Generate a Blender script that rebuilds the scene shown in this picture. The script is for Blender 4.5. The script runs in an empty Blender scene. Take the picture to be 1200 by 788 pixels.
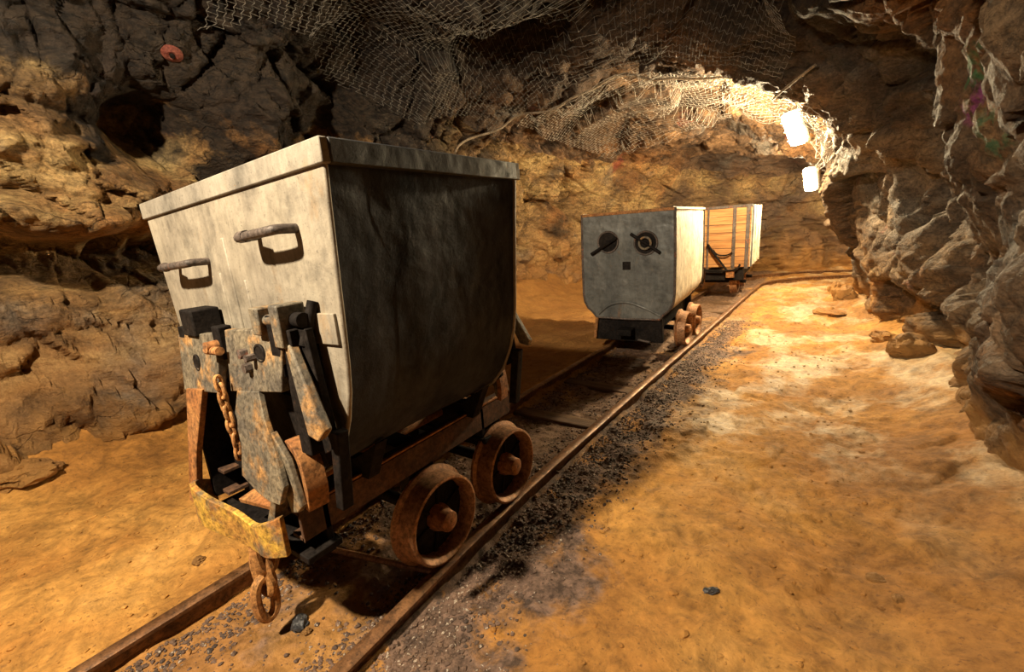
import bpy, bmesh, math, random
import numpy as np
from mathutils import Vector, Matrix, noise as mnoise
from mathutils.bvhtree import BVHTree
S = bpy.context.scene
COL = S.collection
PI = math.pi
random.seed(7)

# ------------------------------------------------------------------ camera, world, lights, exposure
cam_d = bpy.data.cameras.new('camera'); cam = bpy.data.objects.new('camera', cam_d); COL.objects.link(cam)
cam_d.sensor_width = 36.0; cam_d.lens = 15.53; cam_d.clip_start = 0.02
r_ = Vector((0.81954713, 0.56864153, -0.07063509)); u_ = Vector((-0.07650895, 0.23075808, 0.9699985))
f_ = Vector((-0.56788105, 0.78955526, -0.23262329))
M4 = Matrix((r_, u_, -f_)).transposed().to_4x4(); M4.translation = Vector((1.278, 0.0, 1.0753))
cam.matrix_world = M4
S.camera = cam
S.view_settings.view_transform = 'Standard'; S.view_settings.look = 'None'
S.view_settings.gamma = 1.0; S.view_settings.use_curve_mapping = False
S.view_settings.exposure = 1.28

w = bpy.data.worlds.new('world'); S.world = w; w.use_nodes = True
w.node_tree.nodes['Background'].inputs[0].default_value = (0.10, 0.13, 0.17, 1)
w.node_tree.nodes['Background'].inputs[1].default_value = 0.10

def light(name, kind, loc, energy, color, radius, **k):
    d = bpy.data.lights.new(name, kind); d.energy = energy; d.color = color; d.shadow_soft_size = radius
    for a, b in k.items(): setattr(d, a, b)
    o = bpy.data.objects.new(name, d); COL.objects.link(o); o.location = loc
    return o
WARM = (1.0, 0.80, 0.50)
KEY = (0.20, -0.75, 2.35)
key = light('key_light', 'SPOT', KEY, 260, (1.0, 0.82, 0.58), 0.045, spot_size=math.radians(126), spot_blend=0.45)
key.rotation_euler = Vector((-0.32, 0.60, -0.76)).to_track_quat('-Z', 'Y').to_euler()
LAMPS = [((0.985, 5.15, 1.82), 160), ((1.06, 7.55, 1.47), 80)]
for i, (p, e) in enumerate(LAMPS):
    light('tunnel_glow', 'POINT', (p[0] - 0.20, p[1] - 0.12, p[2] - 0.06), e, (1.0, 0.78, 0.46), 0.05)
light('tunnel_glow', 'POINT', (2.6, 9.9, 1.5), 60, (1.0, 0.72, 0.38), 0.08)  # unseen light round the far bend, no lamp modelled for it

# ------------------------------------------------------------------ materials
def newmat(name):
    m = bpy.data.materials.new(name); m.use_nodes = True
    nt = m.node_tree; b = nt.nodes['Principled BSDF']
    return m, nt, b
class N:
    def __init__(s, nt): s.nt = nt; s.tc = nt.nodes.new('ShaderNodeTexCoord')
    def node(s, t, **k):
        n = s.nt.nodes.new(t)
        for a, b in k.items(): setattr(n, a, b)
        return n
    def set(s, sock, v):
        if hasattr(v, 'is_output') or isinstance(v, bpy.types.NodeSocket): s.nt.links.new(v, sock)
        else: sock.default_value = v
    def mapping(s, scale=(1, 1, 1), rot=(0, 0, 0), loc=(0, 0, 0), src=None):
        n = s.node('ShaderNodeMapping'); s.set(n.inputs[0], src or s.tc.outputs['Object'])
        n.inputs['Scale'].default_value = scale; n.inputs['Rotation'].default_value = rot; n.inputs['Location'].default_value = loc
        return n.outputs[0]
    def noise(s, vec, scale, detail=6, rough=0.55, dist=0.0):
        n = s.node('ShaderNodeTexNoise'); s.set(n.inputs['Vector'], vec)
        n.inputs['Scale'].default_value = scale; n.inputs['Detail'].default_value = detail
        n.inputs['Roughness'].default_value = rough; n.inputs['Distortion'].default_value = dist
        return n.outputs[0]
    def vor(s, vec, scale, feature='DISTANCE_TO_EDGE', rnd=1):
        n = s.node('ShaderNodeTexVoronoi', feature=feature); s.set(n.inputs['Vector'], vec)
        n.inputs['Scale'].default_value = scale; n.inputs['Randomness'].default_value = rnd
        return n.outputs['Distance']
    def ramp(s, fac, stops, interp='LINEAR'):
        n = s.node('ShaderNodeValToRGB'); s.set(n.inputs[0], fac); cr = n.color_ramp; cr.interpolation = interp
        while len(cr.elements) < len(stops): cr.elements.new(0.5)
        for e, (p, c) in zip(cr.elements, stops):
            e.position = p; e.color = (c[0], c[1], c[2], 1) if not isinstance(c, (int, float)) else (c, c, c, 1)
        return n.outputs[0]
    def mix(s, fac, a, b, mode='MIX'):
        n = s.node('ShaderNodeMix', data_type='RGBA', blend_type=mode)
        s.set(n.inputs[0], fac)
        for i, v in ((6, a), (7, b)):
            if isinstance(v, tuple) and len(v) == 3: v = v + (1,)
            s.set(n.inputs[i], v)
        return n.outputs[2]
    def math(s, op, a, b=None, c=None, clamp=False):
        n = s.node('ShaderNodeMath', operation=op, use_clamp=clamp); s.set(n.inputs[0], a)
        if b is not None: s.set(n.inputs[1], b)
        if c is not None: s.set(n.inputs[2], c)
        return n.outputs[0]
    def mr(s, v, a, b, c=0.0, d=1.0):
        n = s.node('ShaderNodeMapRange'); s.set(n.inputs[0], v)
        for i, x in enumerate((a, b, c, d)): n.inputs[i + 1].default_value = x
        return n.outputs[0]
    def xyz(s, src=None):
        n = s.node('ShaderNodeSeparateXYZ'); s.set(n.inputs[0], src or s.tc.outputs['Object']); return n.outputs
    def bump(s, h, strength, dist, nrm=None):
        n = s.node('ShaderNodeBump'); s.set(n.inputs['Height'], h)
        n.inputs['Strength'].default_value = strength; n.inputs['Distance'].default_value = dist
        if nrm is not None: s.set(n.inputs['Normal'], nrm)
        return n.outputs[0]
    def warp(s, amt=0.15, scale=2.0, src=None):
        src = src or s.tc.outputs['Object']
        n = s.node('ShaderNodeTexNoise'); s.set(n.inputs['Vector'], src); n.inputs['Scale'].default_value = scale; n.inputs['Detail'].default_value = 4
        v = s.node('ShaderNodeVectorMath', operation='MULTIPLY_ADD'); s.set(v.inputs[0], n.outputs['Color'])
        v.inputs[1].default_value = (amt,) * 3; s.set(v.inputs[2], src); return v.outputs[0]

def rock_mat(name, pal, orange=0.35, grey=0.3, darkroof=False, strata=(0.5, 0.3, 0.2), side='l'):
    m, nt, b = newmat(name); g = N(nt)
    wv = g.warp(0.35, 1.1)
    mp = g.mapping((1, 0.8, 1.8), strata, (3, 1, 2), wv)
    big = g.noise(mp, 1.4, 9, 0.62, 0.6)
    col = g.ramp(big, [(0.22, pal[0]), (0.40, pal[1]), (0.52, pal[2]), (0.64, pal[3]), (0.80, pal[4])])
    o = g.noise(g.mapping((1, 1, 0.7), (0, 0, 0), (9, 4, 1), wv), 0.9, 6, 0.6, 0.4)
    col = g.mix(g.mr(o, 0.60 - orange * 0.2, 0.72, 0, 0.75), col, (0.46, 0.20, 0.055))
    o2 = g.noise(g.mapping((1, 1, 1), (0, 0, 0), (2, 14, 7), wv), 1.1, 6, 0.62, 0.4)
    col = g.mix(g.mr(o2, 0.60 - grey * 0.2, 0.70, 0, 0.8), col, (0.19, 0.175, 0.15))
    o3 = g.noise(g.mapping((1, 1, 1), (0, 0, 0), (5, 3, 17), wv), 1.7, 5, 0.6)
    col = g.mix(g.mr(o3, 0.66, 0.74, 0, 0.7), col, (0.30, 0.045, 0.03))
    fine = g.noise(mp, 14, 8, 0.7)
    col = g.mix(1.0, col, g.ramp(fine, [(0.28, 0.30), (0.5, 0.88), (0.72, 1.35)]), 'MULTIPLY')
    gr = g.noise(wv, 55, 8, 0.75)
    col = g.mix(1.0, col, g.ramp(gr, [(0.36, 0.45), (0.5, 1.0), (0.64, 1.4)]), 'MULTIPLY')
    # joints and cracks in the stone
    cr = g.vor(g.mapping((1, 1, 2.2), strata, (0, 0, 0), g.warp(0.5, 2.2)), 3.0)
    crm = g.mr(cr, 0.0, 0.03, 1, 0)
    msk = g.mr(g.noise(wv, 2.3, 3), 0.45, 0.55, 0, 1)
    crk = g.math('MULTIPLY', g.math('MULTIPLY', crm, msk), 0.35 if side == 'r' else 0.8)
    col = g.mix(g.math('MULTIPLY', crk, 0.8), col, (0.02, 0.012, 0.008))
    X, Y, Z = g.xyz()
    if side == 'r':
        # a few specks of green and violet paint on the near block
        for (py, pz, c, sd) in ((2.13, 1.46, (0.03, 0.26, 0.10), 1.3), (2.16, 1.36, (0.35, 0.05, 0.28), 5.1), (2.02, 1.46, (0.04, 0.22, 0.12), 8.3), (2.04, 1.26, (0.03, 0.24, 0.12), 3.3)):
            dy = g.math('SUBTRACT', Y, py); dz = g.math('SUBTRACT', Z, pz)
            d = g.math('ADD', g.math('MULTIPLY', dy, dy), g.math('MULTIPLY', dz, dz))
            near = g.mr(d, 0.001, 0.012, 1, 0)
            ns = g.noise(g.mapping((1, 1, 1), (0, 0, 0), (sd, sd, sd)), 22, 3)
            near = g.math('MULTIPLY', near, g.mr(ns, 0.5, 0.62, 0, 0.6))
            col = g.mix(near, col, c)
    if side == 'l':
        low = g.math('MULTIPLY', g.mr(g.math('ADD', Z, g.mr(o2, 0.3, 0.7, -0.3, 0.3)), 0.5, 1.1, 0.6, 0), g.mr(big, 0.35, 0.5)); col = g.mix(low, col, g.mix(g.mr(o, 0.4, 0.6), (0.34, 0.17, 0.065), (0.50, 0.25, 0.08)))
    # dark roof rock with unlit shade painted in, grading into the walls
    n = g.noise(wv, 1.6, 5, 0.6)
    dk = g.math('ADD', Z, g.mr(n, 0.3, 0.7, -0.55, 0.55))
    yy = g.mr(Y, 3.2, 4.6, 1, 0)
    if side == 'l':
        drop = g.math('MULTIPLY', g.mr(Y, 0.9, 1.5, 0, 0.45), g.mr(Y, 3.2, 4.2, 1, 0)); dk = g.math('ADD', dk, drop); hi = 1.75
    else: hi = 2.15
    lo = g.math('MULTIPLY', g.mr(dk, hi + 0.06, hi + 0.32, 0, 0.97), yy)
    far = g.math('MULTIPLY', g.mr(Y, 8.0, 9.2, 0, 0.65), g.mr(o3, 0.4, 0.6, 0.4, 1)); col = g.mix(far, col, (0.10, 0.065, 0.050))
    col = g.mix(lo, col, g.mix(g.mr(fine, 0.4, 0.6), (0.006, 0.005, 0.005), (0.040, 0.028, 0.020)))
    # sand dust at the foot of the wall
    n5 = g.noise(wv, 3.0, 5, 0.6)
    ft = g.mr(g.math('ADD', Z, g.mr(n5, 0.3, 0.7, -0.25, 0.25)), 0.02, 0.35, 0.75, 0)
    col = g.mix(ft, col, (0.47, 0.24, 0.065))
    nt.links.new(col, b.inputs['Base Color'])
    h1 = g.noise(mp, 7, 10, 0.68, 0.3)
    h = g.math('MULTIPLY_ADD', crk, -0.35, h1)
    bn = g.bump(h, 1.0, 0.075)
    h2 = g.noise(g.mapping((1, 1, 1.4), strata), 42, 6, 0.65)
    bn = g.bump(h2, 0.9, 0.014, bn)
    nt.links.new(bn, b.inputs['Normal'])
    b.inputs['Roughness'].default_value = 0.72; b.inputs['Specular IOR Level'].default_value = 0.35
    return m
PL = [(0.020, 0.013, 0.008), (0.13, 0.075, 0.034), (0.34, 0.21, 0.085), (0.54, 0.38, 0.16), (0.70, 0.56, 0.30)]
PC = [(0.02, 0.013, 0.01), (0.07, 0.042, 0.025), (0.16, 0.09, 0.045), (0.30, 0.17, 0.08), (0.45, 0.32, 0.19)]
PR = [(0.020, 0.013, 0.009), (0.075, 0.045, 0.026), (0.14, 0.088, 0.050), (0.23, 0.145, 0.075), (0.38, 0.26, 0.12)]
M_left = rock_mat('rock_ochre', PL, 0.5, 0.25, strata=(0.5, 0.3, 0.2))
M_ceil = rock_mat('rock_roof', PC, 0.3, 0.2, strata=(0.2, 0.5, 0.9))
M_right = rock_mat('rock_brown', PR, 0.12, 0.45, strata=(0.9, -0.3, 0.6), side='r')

def floor_mat():
    m, nt, b = newmat('floor_sand'); g = N(nt)
    X, Y, Z = g.xyz(); wv = g.warp(0.12, 3.0)
    n1 = g.noise(wv, 1.5, 8, 0.62)
    col = g.ramp(n1, [(0.28, (0.24, 0.105, 0.024)), (0.45, (0.37, 0.170, 0.037)), (0.58, (0.48, 0.245, 0.058)), (0.75, (0.56, 0.32, 0.10))])
    # browner trodden earth towards the right wall and low ground
    br = g.math('MULTIPLY', g.mr(X, 0.7, 1.5), g.mr(g.noise(wv, 1.9, 6, 0.6), 0.38, 0.58, 0.1, 0.75))
    col = g.mix(br, col, (0.24, 0.115, 0.038))
    # paler, smoother patches further up the drift
    n2 = g.noise(g.mapping((1, 0.7, 1), (0, 0, 0), (4, 2, 0), wv), 2.2, 7, 0.62)
    pale = g.math('MULTIPLY', g.mr(n2, 0.47, 0.60), g.math('MULTIPLY', g.mr(Y, 1.6, 2.4), g.mr(X, 0.3, 0.7)))
    col = g.mix(g.math('MULTIPLY', pale, 0.75), col, (0.50, 0.38, 0.22))
    fine = g.noise(wv, 26, 8, 0.7)
    col = g.mix(1.0, col, g.ramp(fine, [(0.3, 0.55), (0.5, 0.95), (0.7, 1.25)]), 'MULTIPLY')
    mid = g.noise(wv, 7, 9, 0.72)
    col = g.mix(1.0, col, g.ramp(mid, [(0.34, 0.62), (0.5, 1.0), (0.66, 1.18)]), 'MULTIPLY')
    sp = g.noise(wv, 75, 3, 0.6)
    col = g.mix(g.mr(sp, 0.60, 0.70, 0, 0.6), col, (0.10, 0.05, 0.022))
    # grey ballast dirt in and beside the track
    nb = g.noise(wv, 3.2, 7, 0.65)
    nbo = g.mr(nb, 0.3, 0.7, -0.26, 0.26)
    cx = g.math('SUBTRACT', X, g.mr(Y, 2.0, 7.0, 0.04, 0.14))
    e = g.math('ADD', cx, nbo)
    outr = g.math('MULTIPLY', g.mr(e, 0.24, 0.30), g.mr(e, 0.50, 0.66, 1, 0))
    outr = g.math('MULTIPLY', outr, g.mr(Y, 4.4, 6.2, 1, 0.2))
    inn = g.math('MULTIPLY', g.mr(cx, -0.36, -0.28), g.mr(cx, 0.28, 0.36, 1, 0))
    inn = g.math('MULTIPLY', inn, g.mr(g.math('ADD', nb, g.mr(Y, 0.3, 1.2, -0.10, 0.10)), 0.42, 0.56, 0.25, 0.85))
    bal = g.math('MAXIMUM', g.math('MULTIPLY', outr, 0.95), inn)
    bcol = g.mix(g.mr(fine, 0.4, 0.62), (0.045, 0.030, 0.024), (0.20, 0.13, 0.10))
    col = g.mix(bal, col, bcol)
    # brown earth on the far left of the track
    lf = g.math('MULTIPLY', g.mr(cx, -0.45, -0.32, 1, 0), g.mr(Y, 1.2, 2.2, 0, 0.55))
    col = g.mix(lf, col, (0.30, 0.15, 0.05))
    nt.links.new(col, b.inputs['Base Color'])
    h = g.noise(wv, 9, 9, 0.68)
    bn = g.bump(h, 0.55, 0.03)
    bn = g.bump(g.noise(wv, 60, 6, 0.7), 0.5, 0.006, bn)
    nt.links.new(bn, b.inputs['Normal'])
    nt.links.new(g.mix(pale, (0.85,) * 3, (0.5,) * 3), b.inputs['Roughness'])
    b.inputs['Specular IOR Level'].default_value = 0.3
    return m
M_floor = floor_mat()

def metal_mat(name, c1, c2, rust, rust_amt, rough=0.5, metallic=0.25, streak=True, scale=1.0, bump=0.004, rustcol2=None):
    m, nt, b = newmat(name); g = N(nt)
    wv = g.warp(0.05, 6.0)
    n1 = g.noise(g.mapping((1, 1, 0.45 if streak else 1), (0, 0, 0), (1, 2, 3), wv), 4.5 * scale, 8, 0.65)
    col = g.mix(g.mr(n1, 0.35, 0.65), c1, c2)
    n2 = g.noise(g.mapping((1, 1, 0.5 if streak else 1), (0, 0, 0), (7, 1, 5), wv), 5.5 * scale, 8, 0.66)
    rf = g.mr(n2, 0.70 - rust_amt * 0.35, 0.80 - rust_amt * 0.30, 0, 0.9)
    rc = g.mix(g.mr(g.noise(wv, 18 * scale, 5), 0.4, 0.6), rust, rustcol2 or tuple(x * 0.45 for x in rust))
    col = g.mix(rf, col, rc)
    sp = g.noise(wv, 90, 4, 0.7)
    col = g.mix(g.mr(sp, 0.60, 0.70, 0, 0.55), col, tuple(x * 0.2 for x in c1))
    fine = g.noise(g.mapping((1, 1, 0.3 if streak else 1)), 30 * scale, 6, 0.7)
    col = g.mix(1.0, col, g.ramp(fine, [(0.3, 0.72), (0.5, 1.0), (0.7, 1.18)] if streak else [(0.32, 0.5), (0.5, 0.97), (0.68, 1.3)]), 'MULTIPLY')
    if not streak:
        gr = g.noise(wv, 55 * scale ** 0.5, 7, 0.75); col = g.mix(1.0, col, g.ramp(gr, [(0.36, 0.4), (0.5, 1.0), (0.64, 1.4)]), 'MULTIPLY')
    else:
        gr = g.noise(wv, 11, 8, 0.7); col = g.mix(1.0, col, g.ramp(gr, [(0.34, 0.62), (0.5, 1.0), (0.66, 1.15)]), 'MULTIPLY')
    nt.links.new(col, b.inputs['Base Color'])
    nt.links.new(g.mr(n2, 0.3, 0.7, rough - 0.12, min(1, rough + 0.3)), b.inputs['Roughness'])
    b.inputs['Metallic'].default_value = metallic
    bn = g.bump(g.noise(wv, 28, 8, 0.7), 0.55, bump)
    bn = g.bump(g.noise(wv, 3.5, 3, 0.5), 0.5, 0.05 if streak else 0.01, bn)
    nt.links.new(bn, b.inputs['Normal'])
    return m
M_plate = metal_mat('grey_worn_steel', (0.19, 0.165, 0.13), (0.30, 0.265, 0.205), (0.30, 0.19, 0.09), 0.32, 0.55, 0.1)
M_skin_shade = metal_mat('shaded_sheet_steel', (0.012, 0.016, 0.024), (0.045, 0.048, 0.056), (0.09, 0.060, 0.045), 0.12, 0.45, 0.15)  # same steel as the end plate, the side's shade put into its colour
M_skin_shade.node_tree.nodes['Principled BSDF'].inputs['Specular IOR Level'].default_value = 0.12
M_rim_shade = metal_mat('shaded_rim_steel', (0.025, 0.027, 0.032), (0.07, 0.07, 0.07), (0.2, 0.11, 0.05), 0.15, 0.5, 0.3)  # shaded copy of the grey rim steel, for the side bars
M_rim = metal_mat('grey_rim_steel', (0.17, 0.155, 0.13), (0.28, 0.25, 0.20), (0.40, 0.30, 0.15), 0.25, 0.6, 0.15)
M_rust = metal_mat('orange_rust', (0.26, 0.10, 0.030), (0.36, 0.17, 0.055), (0.11, 0.085, 0.065), 0.45, 0.7, 0.1, False, 1.6, rustcol2=(0.45, 0.20, 0.05))
M_yrust = metal_mat('ochre_painted_rust', (0.62, 0.40, 0.06), (0.42, 0.22, 0.05), (0.12, 0.095, 0.07), 0.75, 0.65, 0.1, False, 1.8, rustcol2=(0.34, 0.13, 0.03))
M_coup = metal_mat('pitted_grey_iron', (0.085, 0.075, 0.062), (0.20, 0.165, 0.11), (0.42, 0.22, 0.07), 0.55, 0.65, 0.15, False, 2.0)
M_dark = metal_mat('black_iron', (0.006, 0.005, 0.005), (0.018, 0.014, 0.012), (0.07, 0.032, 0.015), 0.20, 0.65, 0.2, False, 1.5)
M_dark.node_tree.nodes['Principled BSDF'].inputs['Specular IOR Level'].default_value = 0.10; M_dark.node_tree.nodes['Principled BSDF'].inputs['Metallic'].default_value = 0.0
M_wheel = metal_mat('wheel_tread', (0.30, 0.145, 0.065), (0.38, 0.20, 0.095), (0.22, 0.09, 0.04), 0.35, 0.5, 0.35, False, 1.5)
M_frame = metal_mat('rust_brown_channel', (0.050, 0.024, 0.012), (0.11, 0.050, 0.022), (0.22, 0.095, 0.035), 0.35, 0.75, 0.05, False, 1.5)
M_chain = metal_mat('rusty_chain', (0.34, 0.15, 0.05), (0.44, 0.22, 0.07), (0.12, 0.05, 0.02), 0.4, 0.65, 0.15, False, 3)
M_handle = metal_mat('handle_iron', (0.06, 0.05, 0.045), (0.13, 0.10, 0.085), (0.34, 0.12, 0.06), 0.35, 0.5, 0.3, False, 3)
M_rail = metal_mat('rail_steel', (0.14, 0.065, 0.027), (0.26, 0.13, 0.055), (0.10, 0.045, 0.02), 0.3, 0.45, 0.4, False, 1)
M_lamplit = metal_mat('lamplit_sheet_steel', (0.50, 0.44, 0.33), (0.62, 0.56, 0.43), (0.42, 0.25, 0.10), 0.22, 0.55, 0.05)  # pale colour holds the lamplight that falls on the cart sides
M_blue = metal_mat('slate_grey_steel', (0.085, 0.090, 0.090), (0.155, 0.158, 0.150), (0.20, 0.12, 0.07), 0.22, 0.5, 0.3)
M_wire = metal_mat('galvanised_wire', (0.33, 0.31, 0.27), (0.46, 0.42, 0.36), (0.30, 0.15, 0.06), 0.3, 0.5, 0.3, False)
M_wire_shade = metal_mat('shaded_wire', (0.16, 0.155, 0.14), (0.26, 0.24, 0.21), (0.12, 0.06, 0.03), 0.3, 0.6, 0.2, False)  # darker copy of the wire, the dim near roof put into its colour
M_red = metal_mat('red_painted_iron', (0.16, 0.035, 0.025), (0.26, 0.09, 0.06), (0.14, 0.05, 0.03), 0.3, 0.6, 0.1, False, 3)
M_hose = metal_mat('dusty_hose', (0.20, 0.15, 0.10), (0.33, 0.26, 0.18), (0.1, 0.06, 0.03), 0.2, 0.8, 0.0, False, 2)
M_rock = rock_mat('loose_rock', PR, 0.3, 0.3)

def wood_mat():
    m, nt, b = newmat('cart_planks'); g = N(nt)
    n = g.noise(g.mapping((1, 14, 14)), 2.2, 8, 0.6)
    col = g.ramp(n, [(0.3, (0.22, 0.085, 0.025)), (0.5, (0.40, 0.19, 0.06)), (0.7, (0.52, 0.28, 0.10))])
    X, Y, Z = g.xyz()
    fr = g.math('FRACT', g.math('MULTIPLY', Z, 1 / 0.105))
    gap = g.mr(g.math('ABSOLUTE', g.math('SUBTRACT', fr, 0.5)), 0.45, 0.49, 0, 1)
    col = g.mix(gap, col, (0.05, 0.02, 0.01))
    nt.links.new(col, b.inputs['Base Color']); b.inputs['Roughness'].default_value = 0.7
    nt.links.new(g.bump(g.math('SUBTRACT', n, gap), 0.5, 0.006), b.inputs['Normal'])
    return m
M_wood = wood_mat()
def old_wood():
    m, nt, b = newmat('buried_sleeper_wood'); g = N(nt)
    n = g.noise(g.mapping((1.5, 16, 16)), 2.2, 8, 0.6)
    nt.links.new(g.ramp(n, [(0.3, (0.05, 0.025, 0.012)), (0.7, (0.20, 0.11, 0.05))]), b.inputs['Base Color'])
    b.inputs['Roughness'].default_value = 0.85
    nt.links.new(g.bump(n, 0.7, 0.008), b.inputs['Normal']); return m
M_sleeper = old_wood()
def stone_mat():
    m, nt, b = newmat('ballast_stone'); g = N(nt)
    n = g.noise(g.mapping(), 9, 5, 0.6)
    n2 = g.noise(g.mapping(), 70, 2, 0.6)
    col = g.mix(g.mr(n, 0.35, 0.65), (0.04, 0.026, 0.020), (0.17, 0.10, 0.065))
    col = g.mix(g.mr(n2, 0.60, 0.66, 0, 0.8), col, (0.45, 0.38, 0.30))
    nt.links.new(col, b.inputs['Base Color']); b.inputs['Roughness'].default_value = 0.8
    return m
M_stone = stone_mat()
def emit(name, c, s):
    m, nt, b = newmat(name)
    b.inputs['Base Color'].default_value = (0.9, 0.85, 0.7, 1)
    b.inputs['Emission Color'].default_value = (*c, 1); b.inputs['Emission Strength'].default_value = s
    return m
M_bulb = emit('lamp_diffuser', (1.0, 0.86, 0.58), 28)

# ------------------------------------------------------------------ numpy noise for the rock
def hash3(i, j, k, s=0):
    h = (i.astype(np.int64) * 73856093) ^ (j.astype(np.int64) * 19349663) ^ (k.astype(np.int64) * 83492791) ^ (s * 2654435 + 12345)
    h = (h ^ (h >> 13)) * 1274126177 & 0xFFFFFFFF
    h = (h ^ (h >> 16)) * 2246822519 & 0xFFFFFFFF
    h = h ^ (h >> 15)
    return (h & 0xFFFFFF) / float(0x1000000)
def vnoise(P, s=0):
    I = np.floor(P).astype(np.int64); F = P - I; F = F * F * (3 - 2 * F); out = 0
    for a in (0, 1):
        for b in (0, 1):
            for c in (0, 1):
                wgt = (F[:, 0] if a else 1 - F[:, 0]) * (F[:, 1] if b else 1 - F[:, 1]) * (F[:, 2] if c else 1 - F[:, 2])
                out = out + wgt * hash3(I[:, 0] + a, I[:, 1] + b, I[:, 2] + c, s)
    return out * 2 - 1
def fbm(P, oct=4, s=0, gain=0.5):
    o = 0; a = 1.0; Q = P.copy()
    for i in range(oct):
        o = o + a * vnoise(Q, s + i); Q = Q * 2.03 + 11.3; a *= gain
    return o
def facets(P, s=0, tilt=0.9):
    """per Voronoi cell: a level of its own and a tilted plane, so stone breaks into flat faces"""
    I = np.floor(P).astype(np.int64); best = np.full(len(P), 9e9); sec = best.copy(); val = np.zeros(len(P))
    for a in (-1, 0, 1):
        for b in (-1, 0, 1):
            for c in (-1, 0, 1):
                i, j, k = I[:, 0] + a, I[:, 1] + b, I[:, 2] + c
                C = np.stack([i + hash3(i, j, k, s), j + hash3(i, j, k, s + 1), k + hash3(i, j, k, s + 2)], 1)
                D = P - C; d = (D * D).sum(1)
                T = np.stack([hash3(i, j, k, s + 3), hash3(i, j, k, s + 4), hash3(i, j, k, s + 5)], 1) - 0.5
                v = (hash3(i, j, k, s + 6) - 0.5) + tilt * 2 * (T * D).sum(1)
                cl = d < best
                sec = np.where(cl, best, np.minimum(sec, d)); val = np.where(cl, v, val); best = np.where(cl, d, best)
    edge = np.sqrt(sec) - np.sqrt(best)
    return val, edge
def rot(P, a, b):
    ca, sa, cb, sb = math.cos(a), math.sin(a), math.cos(b), math.sin(b)
    x, y, z = P[:, 0], P[:, 1], P[:, 2]
    y, z = ca * y - sa * z, sa * y + ca * z
    x, z = cb * x - sb * z, sb * x + cb * z
    return np.stack([x, y, z], 1)

# ------------------------------------------------------------------ tunnel surface
LP = [(-2.15, -2.6), (-2.2, -1), (-2.22, 0.3), (-2.25, 1.2), (-2.35, 2.6), (-2.45, 4.2), (-2.45, 5.6), (-2.1, 7.0), (-1.2, 8.8), (0.1, 9.9), (1.8, 10.7), (4.2, 11.2)]
RP = [(1.95, -2.6), (1.95, -1), (1.88, 0.3), (1.84, 1.2), (1.86, 2.6), (1.86, 3.9), (1.82, 4.8), (1.72, 5.8), (1.68, 6.9), (1.75, 7.7), (2.3, 8.6), (4.2, 9.1)]
HH = [2.75, 2.75, 2.75, 2.75, 2.75, 2.45, 2.38, 2.25, 2.15, 2.0, 2.0, 2.0]
def cr1(A, t):
    A = np.asarray(A, float); n = len(A); i = np.clip(np.floor(t).astype(int), 0, n - 2); f = (t - i)[:, None] if A.ndim > 1 else t - i
    p0 = A[np.clip(i - 1, 0, n - 1)]; p1 = A[i]; p2 = A[i + 1]; p3 = A[np.clip(i + 2, 0, n - 1)]
    return 0.5 * (2 * p1 + (p2 - p0) * f + (2 * p0 - 5 * p1 + 4 * p2 - p3) * f * f + (3 * p1 - p0 - 3 * p2 + p3) * f ** 3)
def base(s, v):
    """s: station 0..11; v 0..1 from left foot over the roof to the right foot"""
    L = cr1(LP, s); R = cr1(RP, s); H = cr1(HH, s)
    th = PI * (1 - v); c = np.cos(th); sn = np.sin(th)
    nl = 3.2; nr = np.interp(s, [0, 4, 5, 6, 8, 11], [2.6, 2.5, 2.25, 2.15, 2.05, 2.0])
    e = np.where(c < 0, 2 / nl, 2 / nr)
    cc = np.sign(c) * np.abs(c) ** e; zz = np.abs(sn) ** e
    zf = -0.3
    mid = (L + R) / 2; P = np.empty((len(s), 3))
    hw = (R - L) / 2
    P[:, :2] = mid + hw * cc[:, None]; P[:, 2] = zf + (H - zf) * zz
    return P
BUMPS = [
    ((0.95, 5.15, 1.95), (0.55, 0.55, 0.5), -0.30), ((1.1, 7.5, 1.6), (0.45, 0.5, 0.4), -0.22),  # centre, radii, inward push (metres)
    ((-2.15, 0.75, 1.50), (0.9, 0.34, 0.26), 0.26), ((-2.15, 1.15, 1.78), (0.9, 0.26, 0.20), -0.50),
    ((-2.1, 0.45, 1.95), (0.9, 0.55, 0.22), 0.24), ((-2.2, 0.65, 1.08), (0.9, 0.70, 0.17), -0.40),
    ((-2.2, 0.7, 1.29), (0.9, 0.65, 0.10), 0.26), ((-2.2, 1.75, 1.95), (0.9, 0.28, 0.3), 0.18),
    ((-2.2, 2.5, 1.75), (0.9, 0.35, 0.35), -0.40), ((-2.3, 0.9, 0.2), (1.0, 1.4, 0.30), 0.22),
    ((-2.3, 3.2, 1.6), (0.9, 0.5, 0.4), 0.25), ((-1.9, 2.4, 2.3), (0.7, 0.5, 0.5), -0.25),
    ((1.80, 2.1, 0.5), (0.8, 0.9, 0.8), 0.05), ((1.85, 3.45, 1.2), (0.8, 0.50, 1.0), -0.32),
    ((1.4, 3.1, 2.3), (0.8, 0.6, 0.45), 0.16), ((1.75, 5.3, 1.2), (0.7, 0.7, 0.7), 0.20), ((1.75, 4.2, 0.1), (0.7, 0.7, 0.35), -0.20),
    ((-0.5, 3.9, 2.45), (1.6, 0.35, 0.5), 0.16), ((0.1, 6.4, 2.1), (1.4, 0.30, 0.4), 0.16),
    ((-0.6, 2.6, 2.7), (0.8, 0.5, 0.5), 0.22), ((-1.0, 3.3, 2.7), (0.5, 0.25, 0.5), -0.25), ((0.5, 3.3, 2.6), (0.5, 0.3, 0.5), -0.3),
]
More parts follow.
